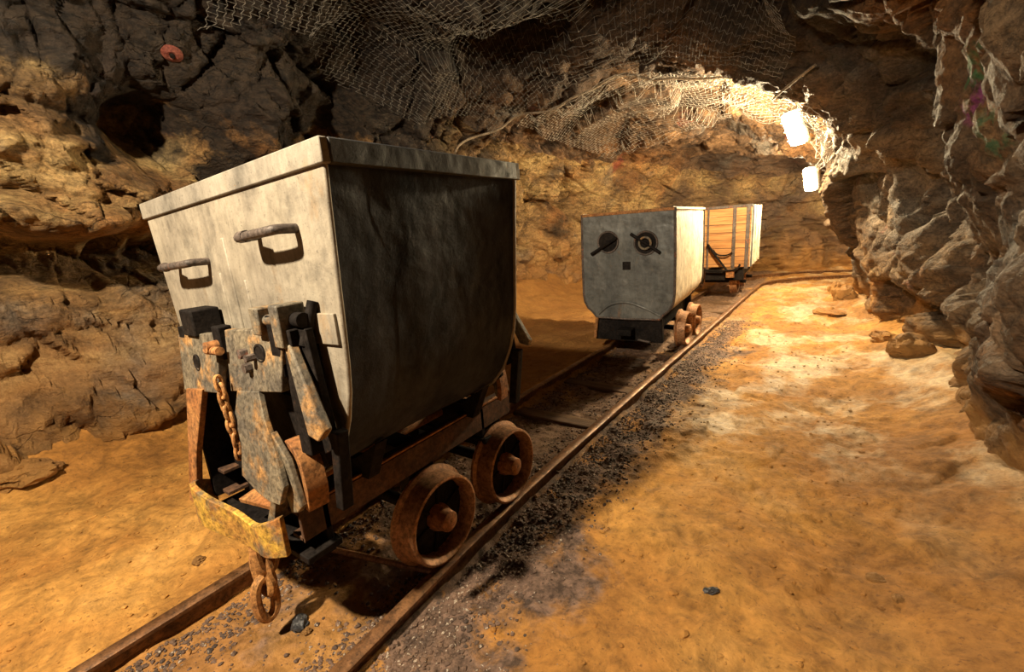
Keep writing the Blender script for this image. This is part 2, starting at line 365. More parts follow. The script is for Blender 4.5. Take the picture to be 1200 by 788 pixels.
def relief(P, fine=True):
    Q = rot(P, 0.45, 0.35) + 0.18 * np.stack([vnoise(P * 1.7, 50), vnoise(P * 1.7, 51), vnoise(P * 1.7, 52)], 1)
    v1, e1 = facets(Q * np.array([1.0, 1.1, 1.7]), 3)
    d = 0.20 * v1 * np.interp(P[:, 0], [0.4, 1.2], [1, 0.75]) + 0.06 * fbm(P * 0.9, 3, 20)
    wob = 1 + 0.75 * vnoise(Q * 3.2, 95) + 0.35 * vnoise(Q * 9, 96)
    for c, rr, a in BUMPS:
        k = ((P - np.array(c)) / np.array(rr)); k = (k * k).sum(1) * wob; d = d + a * np.exp(-np.maximum(k, 0) ** 1.6)
    if fine:
        Q2 = rot(P, 0.8, -0.5) + 0.05 * np.stack([vnoise(P * 5, 60), vnoise(P * 5, 61), vnoise(P * 5, 62)], 1)
        v2, e2 = facets(Q2 * np.array([2.6, 2.6, 4.6]), 11)
        v3, e3 = facets(Q2 * np.array([7.5, 7.5, 12]), 23)
        k = np.interp(P[:, 0], [0.4, 1.2], [1, 0.42])
        d = d + k * (0.085 * v2 + 0.026 * v3) - 0.05 * np.exp(-(e1 / 0.06) ** 2) - 0.022 * np.exp(-(e2 / 0.07) ** 2) + 0.022 * fbm(P * 9, 4, 30, 0.6)
    return d
def surf(s, v, fine=True, off=0.0):
    P = base(s, v); e = 1e-3
    Ts = base(np.minimum(s + e, 10.999), v) - base(np.maximum(s - e, 0), v)
    Tv = base(s, np.minimum(v + e, 0.9999)) - base(s, np.maximum(v - e, 0.0001))
    n = np.cross(Ts, Tv); n /= np.linalg.norm(n, axis=1)[:, None] + 1e-12
    cen = np.stack([base(s, 0 * v)[:, 0] / 2 + base(s, 0 * v + 1)[:, 0] / 2, P[:, 1], 0 * v + 1.0], 1)
    sg = np.sign(((cen - P) * n).sum(1)); n *= np.where(sg == 0, 1, sg)[:, None]
    n[:, 2] *= 0.8
    return P + n * (relief(P, fine) + off)[:, None], n
def mesh_np(name, V, F, mat, smooth=True):
    me = bpy.data.meshes.new(name); me.from_pydata(V.tolist(), [], F.tolist()); me.materials.append(mat)
    me.polygons.foreach_set('use_smooth', [smooth] * len(me.polygons)); me.update()
    o = bpy.data.objects.new(name, me); COL.objects.link(o); return o
def grid_faces(a, b):
    i = np.arange((a - 1) * b).reshape(a - 1, b)[:, :-1].ravel()
    return np.stack([i, i + b, i + b + 1, i + 1], 1)
def struct(o): o['kind'] = 'structure'; return o
sv = np.concatenate([np.linspace(0, 1.7, 30, endpoint=False), np.linspace(1.7, 5.0, 290, endpoint=False), np.linspace(5.0, 8, 120, endpoint=False), np.linspace(8, 10.99, 90)])
vv = np.linspace(0.0005, 0.9995, 470)
SS, VV = np.meshgrid(sv, vv, indexing='ij')
PT, _ = surf(SS.ravel(), VV.ravel()); PT = PT.reshape(len(sv), len(vv), 3)
i1, i2 = int(0.30 * 470), int(0.74 * 470)
BV = []
for nm, a, b, mt in (('wall_left', 0, i1 + 1, M_left), ('ceiling', i1, i2 + 1, M_ceil), ('wall_right', i2, 470, M_right)):
    V = PT[:, a:b].reshape(-1, 3); F = grid_faces(len(sv), b - a)
    o = struct(mesh_np(nm, V, F, mt)); BV.append(BVHTree.FromPolygons(V.tolist(), F.tolist()))
def hit(o, d):
    best = None
    for t in BV:
        h = t.ray_cast(Vector(o), Vector(d).normalized())
        if h[0] is not None and (best is None or h[3] < best[3]): best = h
    return best

# ------------------------------------------------------------------ floor
def track_x(y, side):
    if side > 0: return float(np.interp(y, [-1, 0.45, 0.8, 1.1, 1.5, 2.6, 4.2, 6.7, 7.8], [0.33, 0.325, 0.309, 0.30, 0.297, 0.322, 0.37, 0.435, 0.48]))
    return float(np.interp(y, [-1, 0.5, 2.3, 3.2, 4.5, 6.7, 7.8], [-0.30, -0.30, -0.318, -0.295, -0.24, -0.165, -0.12]))
def floor_h(X, Y):
    P = np.stack([X, Y, 0 * X], 1)
    tc = np.interp(Y, [0, 2, 4.2, 6.7, 8], [0.01, 0.0, 0.06, 0.135, 0.2]); c = np.abs(X - tc)
    h = -0.052 + 0.018 * fbm(P * 1.3, 3, 70) + 0.013 * fbm(P * 6, 4, 71, 0.68)
    v, e = facets(P * np.array([4.5, 3.6, 1]) + 0.2 * fbm(P * 4, 2, 74)[:, None], 80, 0.4)
    foot = np.interp(X, [0.3, 0.8], [0.2, 1]); h += 0.018 * foot * v
    h = np.where(c < 0.31, h - 0.026, h)
    h += np.where(X < tc - 0.33, 0.030, 0) * np.interp(c, [0.33, 0.42], [1, 1])
    h += np.where(X > tc + 0.33, -0.018, 0) * np.interp(c, [0.33, 0.75], [1, 0])
    h += 0.16 * np.clip((X - 1.35) / 0.6, 0, 1) ** 2 * np.interp(Y, [6, 8], [1, 0]) + 0.20 * np.clip((-1.5 - X) / 0.7, 0, 1.3) ** 2
    h += 0.02 * fbm(P * 3, 3, 77) * np.clip((np.abs(X - tc) - 0.9), 0, 1)
    return np.minimum(h, np.where(c < 0.40, np.where(X < tc, -0.016, -0.05), 9))
fx = np.concatenate([np.linspace(-3.0, -1.0, 90, endpoint=False), np.linspace(-1.0, 2.2, 230, endpoint=False), np.linspace(2.2, 4.6, 30)])
fy = np.concatenate([np.linspace(-2.6, -0.1, 30, endpoint=False), np.linspace(-0.1, 3.2, 240, endpoint=False), np.linspace(3.2, 11.4, 220)])
GX, GY = np.meshgrid(fx, fy, indexing='ij')
FH = floor_h(GX.ravel(), GY.ravel())
floor = struct(mesh_np('floor', np.stack([GX.ravel(), GY.ravel(), FH], 1), grid_faces(len(fx), len(fy)), M_floor))
def fh(x, y): return float(floor_h(np.array([x]), np.array([y]))[0])

# ------------------------------------------------------------------ mesh helpers
class MB:
    def __init__(s): s.bm = bmesh.new(); s.sm = []
    def _faces(s, vs, fs, smooth=False):
        V = [s.bm.verts.new(v) for v in vs]
        for f in fs:
            try: F = s.bm.faces.new([V[i] for i in f]); F.smooth = smooth
            except ValueError: pass
    def box(s, a, b, M=None):
        vs = [Vector((x, y, z)) for x in (a[0], b[0]) for y in (a[1], b[1]) for z in (a[2], b[2])]
        if M: vs = [M @ v for v in vs]
        s._faces(vs, [(0, 1, 3, 2), (4, 6, 7, 5), (0, 4, 5, 1), (2, 3, 7, 6), (0, 2, 6, 4), (1, 5, 7, 3)]); return s
    def prism(s, pts, d, smooth=False):
        """pts: planar loop of 3d points, d: extrusion vector"""
        d = Vector(d); p = [Vector(q) for q in pts]; n = len(p)
        vs = p + [q + d for q in p]
        s._faces(vs, [tuple(range(n))[::-1], tuple(range(n, 2 * n))] + [(i, (i + 1) % n, n + (i + 1) % n, n + i) for i in range(n)], smooth); return s
    def xz(s, pts, y0, y1): return s.prism([(x, y0, z) for x, z in pts], (0, y1 - y0, 0))
    def tube(s, pts, r, n=10, closed=False):
        p = [Vector(q) for q in pts]; m = len(p); R = r if isinstance(r, (list, tuple)) else [r] * m
        rings = []; up = None
        for i in range(m):
            a = p[(i - 1) % m] if (closed or i > 0) else p[i]; b = p[(i + 1) % m] if (closed or i < m - 1) else p[i]
            t = (b - a).normalized()
            if up is None: up = t.orthogonal().normalized()
            up = (up - t * up.dot(t)).normalized(); side = t.cross(up)
            rings.append([s.bm.verts.new(p[i] + R[i] * (math.cos(2 * PI * k / n) * up + math.sin(2 * PI * k / n) * side)) for k in range(n)])
        for i in range(m if closed else m - 1):
            A, B = rings[i], rings[(i + 1) % m]
            for k in range(n):
                try: F = s.bm.faces.new((A[k], A[(k + 1) % n], B[(k + 1) % n], B[k])); F.smooth = True
                except ValueError: pass
        if not closed:
            for A in (rings[0][::-1], rings[-1]):
                try: s.bm.faces.new(A)
                except ValueError: pass
        return s
    def lathe_x(s, prof, c, n=40, smooth=True):
        """prof: (x, r) closed loop, turned about the x axis through c"""
        rings = []
        for k in range(n):
            a = 2 * PI * k / n
            rings.append([s.bm.verts.new((c[0] + x, c[1] + r * math.cos(a), c[2] + r * math.sin(a))) for x, r in prof])
        m = len(prof)
        for k in range(n):
            A, B = rings[k], rings[(k + 1) % n]
            for i in range(m):
                j = (i + 1) % m
                try: F = s.bm.faces.new((A[i], A[j], B[j], B[i])); F.smooth = False
                except ValueError: pass
        return s
    def cyl(s, a, b, r, n=16): return s.tube([a, b], r, n)
    def sheet(s, P, Q, th):
        """strip between polylines P and Q, thickened th along its normal"""
        n = len(P); P = [Vector(p) for p in P]; Q = [Vector(q) for q in Q]; vs = []
        for i in range(n):
            a = P[max(i - 1, 0)]; b = P[min(i + 1, n - 1)]; nn = (b - a).cross(Q[i] - P[i]).normalized() * th
            vs += [P[i], Q[i], P[i] + nn, Q[i] + nn]
        fs = []
        for i in range(n - 1):
            a = 4 * i; b = a + 4; fs += [(a, a + 1, b + 1, b), (a + 2, b + 2, b + 3, a + 3), (a, b, b + 2, a + 2), (a + 1, a + 3, b + 3, b + 1)]
        e = 4 * (n - 1); fs += [(0, 2, 3, 1), (e, e + 1, e + 3, e + 2)]
        s._faces(vs, fs, True); return s
    def build(s, name, mat, parent=None, bevel=0.0, X=None, label=None, loc=None):
        bmesh.ops.remove_doubles(s.bm, verts=s.bm.verts, dist=1e-6)
        bmesh.ops.recalc_face_normals(s.bm, faces=s.bm.faces)
        if X: bmesh.ops.transform(s.bm, matrix=X, verts=s.bm.verts)
        org = Vector(loc) if loc is not None else (Vector(parent_world(parent)) if parent else Vector((0, 0, 0)))
        bmesh.ops.translate(s.bm, vec=-org, verts=s.bm.verts)
        me = bpy.data.meshes.new(name); s.bm.to_mesh(me); s.bm.free(); me.materials.append(mat)
        try: me.set_sharp_from_angle(angle=0.7)
        except Exception: pass
        o = bpy.data.objects.new(name, me); COL.objects.link(o)
        if parent: o.parent = parent
        else: o.location = org
        if bevel:
            md = o.modifiers.new('bevel', 'BEVEL'); md.width = bevel; md.segments = 2; md.limit_method = 'ANGLE'; md.angle_limit = 0.7
        if label: o['label'] = label
        return o
def parent_world(p):
    v = Vector((0, 0, 0))
    while p: v += Vector(p.location); p = p.parent
    return v
def thing(name, label, cat, loc, group=None):
    o = bpy.data.objects.new(name, None); COL.objects.link(o); o.location = loc; o.empty_display_size = 0.1
    return tag(o, label, cat, group)
def tag(o, label, cat, group=None, kind=None):
    o['label'] = label; o['category'] = cat
    if group: o['group'] = group
    if kind: o['kind'] = kind
    return o
def smooth_path(pts, n=8):
    A = np.array(pts, float); t = np.linspace(0, len(A) - 1, (len(A) - 1) * n + 1); t[-1] -= 1e-9
    return [tuple(p) for p in cr1(A, t)]

# ------------------------------------------------------------------ rails and sleepers
def rail(side):
    pts = [(track_x(y, side), y) for y in np.arange(-1.0, 7.9, 0.2)]
    if side > 0: pts += [(0.60, 8.15), (0.85, 8.45), (1.25, 8.75), (1.9, 9.0), (2.8, 9.15), (4.2, 9.5)]
    else: pts += [(-0.02, 8.25), (0.2, 8.75), (0.65, 9.2), (1.4, 9.55), (2.5, 9.75), (4.2, 10.1)]
    pts = smooth_path([(x, y, 0) for x, y in pts], 4)
    prof = [(-0.040, -0.115), (0.040, -0.115), (0.040, -0.108), (0.006, -0.098), (0.006, -0.022), (0.022, -0.016), (0.023, -0.004), (0.018, 0), (-0.018, 0), (-0.023, -0.004), (-0.022, -0.016), (-0.006, -0.022), (-0.006, -0.098), (-0.040, -0.108)]
    m = MB(); rings = []
    for i, p in enumerate(pts):
        a = Vector(pts[max(i - 1, 0)]); b = Vector(pts[min(i + 1, len(pts) - 1)]); t = (b - a).normalized(); sd = Vector((t.y, -t.x, 0))
        rings.append([m.bm.verts.new(Vector(p) + sd * u + Vector((0, 0, z))) for u, z in prof])
    k = len(prof)
    for A, B in zip(rings, rings[1:]):
        for i in range(k): F = m.bm.faces.new((A[i], A[(i + 1) % k], B[(i + 1) % k], B[i]))
    m.bm.faces.new(rings[0]); m.bm.faces.new(rings[-1][::-1])
    return m.build('rail', M_rail)
tag(rail(1), 'rusty steel rail nearest the open walkway, on the right of the track', 'rail', 'rails of the mine track')
tag(rail(-1), 'rusty steel rail on the left of the track, nearer the left wall', 'rail', 'rails of the mine track')

# ------------------------------------------------------------------ big tub
def build_big_cart():
    Y0, Y1 = 0.548, 1.200
    root = thing('mine_cart', 'large grey steel mine cart in front, with two bar handles and a rusty coupling', 'mine cart', (0, 0.87, 0))
    s, c = math.sin(-0.034), math.cos(-0.034)
    X = Matrix(((c, 0, s, -0.003 - s * 0.5), (0, 1, 0, 0), (-s, 0, c, 0.5 - c * 0.5), (0, 0, 0, 1)))
    half = [(0.497, 1.245), (0.482, 1.12), (0.468, 0.99), (0.456, 0.88), (0.447, 0.80), (0.434, 0.73), (0.410, 0.66), (0.372, 0.59), (0.318, 0.53), (0.24, 0.485), (0.14, 0.460), (0.0, 0.452)]
    prof = [(x, z) for x, z in half] + [(-x, z) for x, z in half[::-1][1:]]
    # skin swept over the profile, gently dished
    ny = 12; th = 0.008
    def ring(y, off):
        out = []
        for i, (x, z) in enumerate(prof):
            a = prof[max(i - 1, 0)]; b = prof[min(i + 1, len(prof) - 1)]
            t = Vector((b[0] - a[0], 0, b[1] - a[1])).normalized(); n = Vector((t.z, 0, -t.x))
            k = (y - Y0) / (Y1 - Y0); dish = 0.012 * math.sin(PI * k) * (1 if 0.55 < z < 1.2 else 0.3)
            dent = 0.010 * math.exp(-((y - 0.66 - (1.2 - z) * 0.12) / 0.03) ** 2) * (1 if z > 0.6 else 0)
            out.append(Vector((x, y, z)) + n * (off + dish + dent))
        return out
    sgn = 1
    m = MB(); R1 = []; R2 = []
    for j in range(ny + 1):
        y = Y0 + 0.004 + (Y1 - Y0 - 0.008) * j / ny
        R1.append([m.bm.verts.new(v) for v in ring(y, 0.0)]); R2.append([m.bm.verts.new(v) for v in ring(y, th)])
    for R in (R1, R2):
        for A, B in zip(R, R[1:]):
            for i in range(len(prof) - 1): F = m.bm.faces.new((A[i], A[i + 1], B[i + 1], B[i])); F.smooth = True
    for i in range(len(prof) - 1):
        m.bm.faces.new((R1[0][i], R1[0][i + 1], R2[0][i + 1], R2[0][i])); m.bm.faces.new((R1[-1][i], R1[-1][i + 1], R2[-1][i + 1], R2[-1][i]))
    for j in range(ny):
        for i in (0, -1): m.bm.faces.new((R1[j][i], R1[j + 1][i], R2[j + 1][i], R2[j][i]))
    m.build('side_shell', M_skin_shade, root, X=X, label='curved side sheet coloured dark for its shade')
    # end plates with an out-turned rounded edge
    for nm, ya, yb in (('end_plate', Y0 - 0.006, Y0 + 0.006), ('end_plate', Y1 - 0.006, Y1 + 0.006)):
        pp = [(x * 1.012, z - 0.006 if z < 0.6 else z) for x, z in prof]
        m = MB(); m.xz(pp, ya, yb)
        if ya < 0.6:
            for xx, wd in ((0.0, 0.010), (0.075, 0.006), (-0.06, 0.005)):     # pressed creases
                m.box((xx - wd, Y0 - 0.010, 0.80), (xx + wd, Y0, 1.11 - abs(xx) * 1.5))
        m.build(nm, M_plate, root, 0.004, X=X, label='pale worn grey end plate' if ya < 0.6 else None)
    # rim band of angle iron round the mouth
    hz = 0.036
    m = MB(); m.box((-0.508, Y0 - 0.014, 1.245 - hz), (0.508, Y0 + 0.006, 1.258)); m.build('rim_bar', M_rim, root, 0.003, X=X)
    m = MB(); m.box((-0.508, Y1 - 0.006, 1.245 - hz), (0.508, Y1 + 0.014, 1.258)); m.build('rim_bar', M_rim, root, 0.003, X=X)
    for sd in (-1, 1):
        m = MB(); m.box((sd * 0.490, Y0 + 0.006, 1.245 - hz), (sd * 0.510, Y1 - 0.006, 1.258)); m.build('rim_bar', M_rim_shade, root, 0.003, X=X)
    # small riveted patch low on the end plate
    m = MB(); m.box((0.335, Y0 - 0.014, 0.845), (0.448, Y0 - 0.006, 0.915)); m.build('patch_plate', M_plate, root, 0.002, X=X)
    # bar handles
    for (xa, xb, z) in ((-0.325, -0.115, 1.055), (0.195, 0.36, 1.10)):
        m = MB()
        pr = 0.058
        pts = smooth_path([(xa, Y0, z), (xa, Y0 - pr * 0.75, z - 0.004), (xa + 0.02, Y0 - pr, z - 0.005), (xb - 0.02, Y0 - pr, z - 0.002), (xb, Y0 - pr * 0.75, z), (xb, Y0, z)], 5)
        m.tube(pts, 0.0105, 10); m.tube([(xa - 0.004, Y0 - pr * 0.8, z - 0.003), (xa + 0.05, Y0 - pr, z - 0.004)], 0.0135, 10)
        m.build('handle', M_handle, root, X=X, label='black bent bar handle')
    # tilting trestle and coupling block, on both ends
    def end_gear(front):
        # mirrored for the far end by F
        def FM(m, *a, **k):
            if not front:
                K = Matrix.Translation((0, 2 * 0.874, 0)) @ Matrix.Scale(-1, 4, (0, 1, 0)); bmesh.ops.transform(m.bm, matrix=K, verts=m.bm.verts)
            return m.build(*a, **k)
        def lean(y, z): return y - (0.885 - z) * 0.13      # plates lean out at the foot
        def slab(pts, y, th):
            m = MB(); m.prism([(x, lean(y, z), z) for x, z in pts], (0, th, 0)); return m
        m = slab([(-0.275, 0.845), (-0.265, 0.68), (-0.030, 0.705), (-0.010, 0.868)], 0.476, 0.022); FM(m, 'hinge_plate', M_coup, root, 0.003)
        m = slab([(0.035, 0.880), (0.045, 0.722), (0.300, 0.757), (0.318, 0.900)], 0.476, 0.022)
        hp = FM(m, 'hinge_plate', M_coup, root, 0.003)
        # pin holes: short dark bores set proud of the plate as rings
        for (x, z, w_, h_) in ((-0.150, 0.775, 0.017, 0.022), (0.215, 0.838, 0.022, 0.020)):
            m = MB(); yy = lean(0.476, z)
            m.tube([(x + w_ * math.cos(t), yy - 0.0005, z + h_ * math.sin(t)) for t in np.linspace(0, 2 * PI, 20, endpoint=False)], 0.0035, 6, True)
            m.prism([(x + w_ * math.cos(t), yy - 0.002, z + h_ * math.sin(t)) for t in np.linspace(0, 2 * PI, 20, endpoint=False)], (0, 0.004, 0))
            FM(m, 'pin_hole', M_dark, root)
        # arms from plates back to the tub
        for x0, x1, z in ((-0.265, -0.225, 0.80), (0.268, 0.308, 0.86)):
            m = MB(); m.box((x0, 0.47, z - 0.07), (x1, 0.545, z + 0.07)); FM(m, 'bracket', M_dark, root, 0.003)
        m = MB(); m.box((-0.200, 0.462, 0.850), (-0.120, 0.535, 0.925)); FM(m, 'pivot_block', M_dark, root, 0.005, label='black square block')
        m = MB(); m.box((-0.018, 0.465, 0.80), (0.022, 0.50, 0.888)); FM(m, 'pivot_block', M_dark, root, 0.004, label='black square block')
        m = MB(); m.cyl((-0.02, 0.448, 0.828), (0.055, 0.448, 0.833), 0.011, 12); m.cyl((0.005, 0.435, 0.84), (0.005, 0.48, 0.84), 0.014, 12); FM(m, 'locking_pin', M_rust, root)
        m = MB(); m.cyl((0.145, 0.452, 0.832), (0.145, 0.475, 0.832), 0.012, 6); m.cyl((0.165, 0.448, 0.80), (0.165, 0.475, 0.80), 0.012, 6); m.cyl((0.190, 0.445, 0.828), (0.190, 0.475, 0.828), 0.009, 6); FM(m, 'bolt', M_handle, root)
        # top knuckles
        m = MB(); m.box((0.225, 0.458, 0.885), (0.262, 0.53, 0.948)); m.cyl((0.222, 0.480, 0.915), (0.325, 0.480, 0.922), 0.013, 12); m.box((0.30, 0.465, 0.86), (0.335, 0.53, 0.955)); FM(m, 'hinge_knuckle', M_coup, root, 0.004)
        m = MB(); m.cyl((0.335, 0.505, 0.918), (0.365, 0.505, 0.918), 0.017, 14); m.cyl((0.35, 0.505, 0.86), (0.362, 0.535, 0.955), 0.012); FM(m, 'hinge_knuckle', M_dark, root)
        # left upright strap down to the buffer
        m = slab([(-0.235, 0.690), (-0.120, 0.705), (-0.205, 0.50), (-0.235, 0.33), (-0.290, 0.33), (-0.262, 0.50)], 0.470, 0.018)
        FM(m, 'strap', M_rust, root, 0.002, label='orange rusted strap')
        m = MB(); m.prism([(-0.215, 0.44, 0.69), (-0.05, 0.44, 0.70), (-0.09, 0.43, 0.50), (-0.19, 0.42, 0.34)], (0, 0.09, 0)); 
        m.bm.clear(); m.box((-0.245, 0.45, 0.33), (-0.225, 0.56, 0.66)); FM(m, 'web_shade_plate', M_dark, root, 0.002)
        # right bent gusset: wide under the plate, sweeping to the buffer
        g = [(0.085, 0.730), (0.060, 0.66), (0.085, 0.585), (0.075, 0.505), (0.150, 0.482), (0.215, 0.474), (0.262, 0.480), (0.285, 0.53), (0.262, 0.60), (0.215, 0.68), (0.195, 0.745)]
        m = slab(g, 0.474, 0.014); FM(m, 'gusset_plate', M_coup, root, 0.002)
        m = MB(); m.prism([(-0.27, 0.515, 0.70), (0.31, 0.515, 0.72), (0.34, 0.515, 0.56), (0.20, 0.515, 0.45), (-0.02, 0.515, 0.57), (-0.10, 0.515, 0.44), (-0.21, 0.515, 0.40)], (0, 0.014, 0)); FM(m, 'web_shade_plate', M_dark, root, label='black sheet standing in for shade behind the coupling')  # black sheet added as the shade below and between the hinge plates
        # horn: thick curved arm on the right
        P = smooth_path([(0.235, 0.466, 0.590), (0.262, 0.467, 0.606), (0.292, 0.467, 0.580), (0.306, 0.465, 0.515), (0.300, 0.463, 0.455)], 5)
        m = MB(); m.sheet([(x - 0.006, y, z) for x, y, z in P], [(x, y + 0.052, z) for x, y, z in P], 0.018); FM(m, 'buffer_horn', M_rust, root, 0.002)
        m = MB(); m.prism([(0.190, 0.447, 0.625), (0.235, 0.447, 0.650), (0.285, 0.447, 0.590), (0.312, 0.447, 0.475), (0.288, 0.447, 0.452), (0.254, 0.447, 0.440), (0.240, 0.447, 0.510), (0.198, 0.447, 0.560)], (0, 0.016, 0)); FM(m, 'buffer_arm', M_coup, root, 0.003, label='curved speckled iron arm')
        # lever bar
        m = MB(); m.prism([(0.318, 0.475, 0.865), (0.342, 0.475, 0.868), (0.442, 0.462, 0.690), (0.428, 0.452, 0.668), (0.392, 0.452, 0.675)], (0, 0.022, 0)); FM(m, 'lever_bar', M_coup, root, 0.004)
        m = MB(); m.box((0.300, 0.478, 0.60), (0.345, 0.545, 0.90)); m.prism([(0.33, 0.50, 0.90), (0.37, 0.50, 0.90), (0.40, 0.50, 0.62), (0.36, 0.50, 0.60)], (0, 0.02, 0)); FM(m, 'bracket', M_dark, root, 0.003)
        m = MB(); m.prism([(0.10, 0.52, 0.72), (0.30, 0.52, 0.75), (0.33, 0.52, 0.55), (0.16, 0.52, 0.50)], (0, 0.012, 0)); FM(m, 'web_shade_plate', M_dark, root)
        m = MB(); m.prism([(0.395, 0.500, 0.665), (0.425, 0.500, 0.665), (0.395, 0.500, 0.46), (0.365, 0.500, 0.46)], (0, 0.03, 0)); FM(m, 'stay_bar', M_dark, root, 0.003)
        # wavy buffer plate
        top = smooth_path([(-0.250, 0.462, 0.380), (-0.220, 0.415, 0.412), (-0.165, 0.392, 0.424), (-0.085, 0.400, 0.405), (0.0, 0.425, 0.378), (0.08, 0.430, 0.366), (0.15, 0.425, 0.392), (0.215, 0.445, 0.425)], 5)
        bot = smooth_path([(-0.250, 0.462, 0.270), (-0.220, 0.415, 0.278), (-0.165, 0.392, 0.302), (-0.085, 0.400, 0.298), (0.0, 0.425, 0.282), (0.08, 0.430, 0.280), (0.15, 0.425, 0.294), (0.215, 0.445, 0.312)], 5)
        m = MB(); m.sheet(top, bot, -0.016); FM(m, 'buffer_plate', M_yrust, root, 0.002, label='wavy ochre yellow buffer plate')
        # fin rising from the buffer
        m = MB(); m.prism([(0.125, 0.440, 0.375), (0.165, 0.440, 0.385), (0.222, 0.445, 0.528), (0.212, 0.445, 0.528)], (0, 0.06, 0)); FM(m, 'fin', M_coup, root, 0.001)
        m = MB(); m.box((-0.25, 0.46, 0.28), (0.26, 0.56, 0.30)); m.box((-0.23, 0.53, 0.26), (0.24, 0.55, 0.42)); FM(m, 'headstock', M_dark, root, 0.003)
        m = MB(); m.sheet([(-0.02, 0.44, 0.385), (0.06, 0.45, 0.392), (0.15, 0.46, 0.40)], [(-0.02, 0.52, 0.40), (0.06, 0.53, 0.41), (0.15, 0.54, 0.42)], 0.012); FM(m, 'draw_plate', M_rust, root)
        m = MB(); m.box((-0.020, 0.430, 0.215), (0.02, 0.50, 0.275)); FM(m, 'draw_bracket', M_dark, root, 0.006)
    end_gear(True); end_gear(False)
    # frame beams: channel section
    for sd in (-1, 1):
        m = MB(); x = sd * 0.24; X0, X1 = sorted((x, x - sd * 0.055))
        m.box((min(x, x - sd * 0.010), 0.47, 0.335), (max(x, x - sd * 0.010), 1.39, 0.420))
        m.box((X0, 0.47, 0.408), (X1, 1.39, 0.420)); m.box((X0, 0.47, 0.335), (X1, 1.39, 0.347))
        m.build('frame_beam', M_frame, root, 0.002)
        m = MB(); m.box((x - 0.010 if sd > 0 else x - 0.002, 0.50, 0.425), (x + 0.002 if sd > 0 else x + 0.010, 1.36, 0.432)); m.build('wear_strip', M_rust, root, 0.001)
        # saddle supports under the tub
        for y in (0.66, 1.12):
            m = MB(); m.prism([(sd * 0.20, y, 0.42), (sd * 0.27, y, 0.42), (sd * 0.33, y, 0.545), (sd * 0.22, y, 0.475), (sd * 0.16, y, 0.46)], (0, 0.04, 0)); m.build('saddle', M_dark, root, 0.002)
        for y in (0.895, 1.285):
            m = MB(); m.box((sd * 0.195 - 0.028, y - 0.055, 0.13), (sd * 0.195 + 0.028, y + 0.055, 0.335)); m.build('axle_box', M_dark, root, 0.006)
    for y in (0.86, 1.245): m = MB(); m.box((-0.20, y, 0.345), (0.20, y + 0.08, 0.40)); m.build('cross_member', M_dark, root, 0.003)
    m = MB(); m.cyl((0.02, 0.55, 0.37), (0.02, 1.33, 0.37), 0.02, 12); m.build('draw_rod', M_rust, root)
    for y in (0.895, 1.285):
        m = MB(); m.cyl((-0.29, y, 0.155), (0.29, y, 0.155), 0.022, 16); m.build('axle', M_dark, root)
        for sd in (-1, 1): wheel(root, sd, y, 0.155, 0.153, 0.242, 0.314)
    # hanging chains
    chain(root, (0.06, 0.428, 0.765), 0.52, 0.016, 0.0048, 11, 0.0)
    chain(root, (0.005, 0.462, 0.262), 0.035, 0.050, 0.0145, 3, 0.5)
    return root
def wheel(root, sd, y, z, R, xi, xo, nsp=6):
    m = MB()
    prof = [(xi - 0.012, R + 0.014), (xi, R + 0.016), (xi + 0.008, R + 0.002), (xo, R - 0.004), (xo + 0.003, R - 0.012), (xo - 0.004, R - 0.020), (xi + 0.030, R - 0.026), (xi - 0.010, R - 0.024)]
    m.lathe_x([(sd * a, b) for a, b in prof], (0, y, z), 56); w_ = m.build('wheel', M_wheel, root, label='rust brown flanged wheel')
    m = MB(); m.lathe_x([(sd * (xi + 0.004), R - 0.022), (sd * (xi + 0.016), R - 0.022), (sd * (xi + 0.026), 0.03), (sd * (xi + 0.014), 0.03)], (0, y, z), 40)
    for k in range(nsp):
        a = 2 * PI * k / nsp + 0.35; ca, sa = math.cos(a), math.sin(a)
        m.tube([(sd * (xi + 0.028), y + 0.03 * ca, z + 0.03 * sa), (sd * (xi + 0.022), y + (R - 0.022) * ca, z + (R - 0.022) * sa)], 0.005, 6)
    m.build('disc', M_dark, w_, label='black dished wheel disc')
    m = MB(); m.lathe_x([(sd * (xi - 0.02), 0.001), (sd * (xi - 0.02), 0.045), (sd * (xi + 0.04), 0.045), (sd * (xo - 0.005), 0.036), (sd * (xo + 0.016), 0.034), (sd * (xo + 0.020), 0.022), (sd * (xo + 0.020), 0.001)], (0, y, z), 24)
    m.build('hub', M_rust, w_, 0.002, label='orange rusted hub')
    return w_
def chain(root, top, length, ln, r, n, sway):
    """links hanging from top; each link an oval ring, alternately turned"""
    x, y, z = top; rnd = random.Random(4)
    pitch = (length if ln < 0.03 else None)
    step = (0.215 / n) if ln < 0.03 else 0.076
    for i in range(n):
        zc = z - step * (i + 0.5); hl = step * 0.5 + r * 1.9; hw = ln * (0.52 if ln < 0.03 else 0.55)
        xx = x + (0.004 * math.sin(i * 1.7) if ln < 0.03 else (-0.012 * i + (0.02 if i == 2 else 0))); yy = y - (0.012 * i if ln > 0.03 else -0.0009 * i)
        ang = (0.3 if i % 2 else 0.3 + PI / 2) + rnd.uniform(-0.2, 0.2); tl = rnd.uniform(-0.12, 0.12)
        pts = []
        for t in np.linspace(0, 2 * PI, 24, endpoint=False):
            a = hw * math.cos(t); b = hl * np.sign(math.sin(t)) * abs(math.sin(t)) ** 0.8
            pts.append((xx + a * math.cos(ang) + b * math.sin(tl), yy + a * math.sin(ang), zc + b * math.cos(tl)))
        MB().tube(pts, r, 8, True).build('chain_link', M_chain, root)
big = build_big_cart()

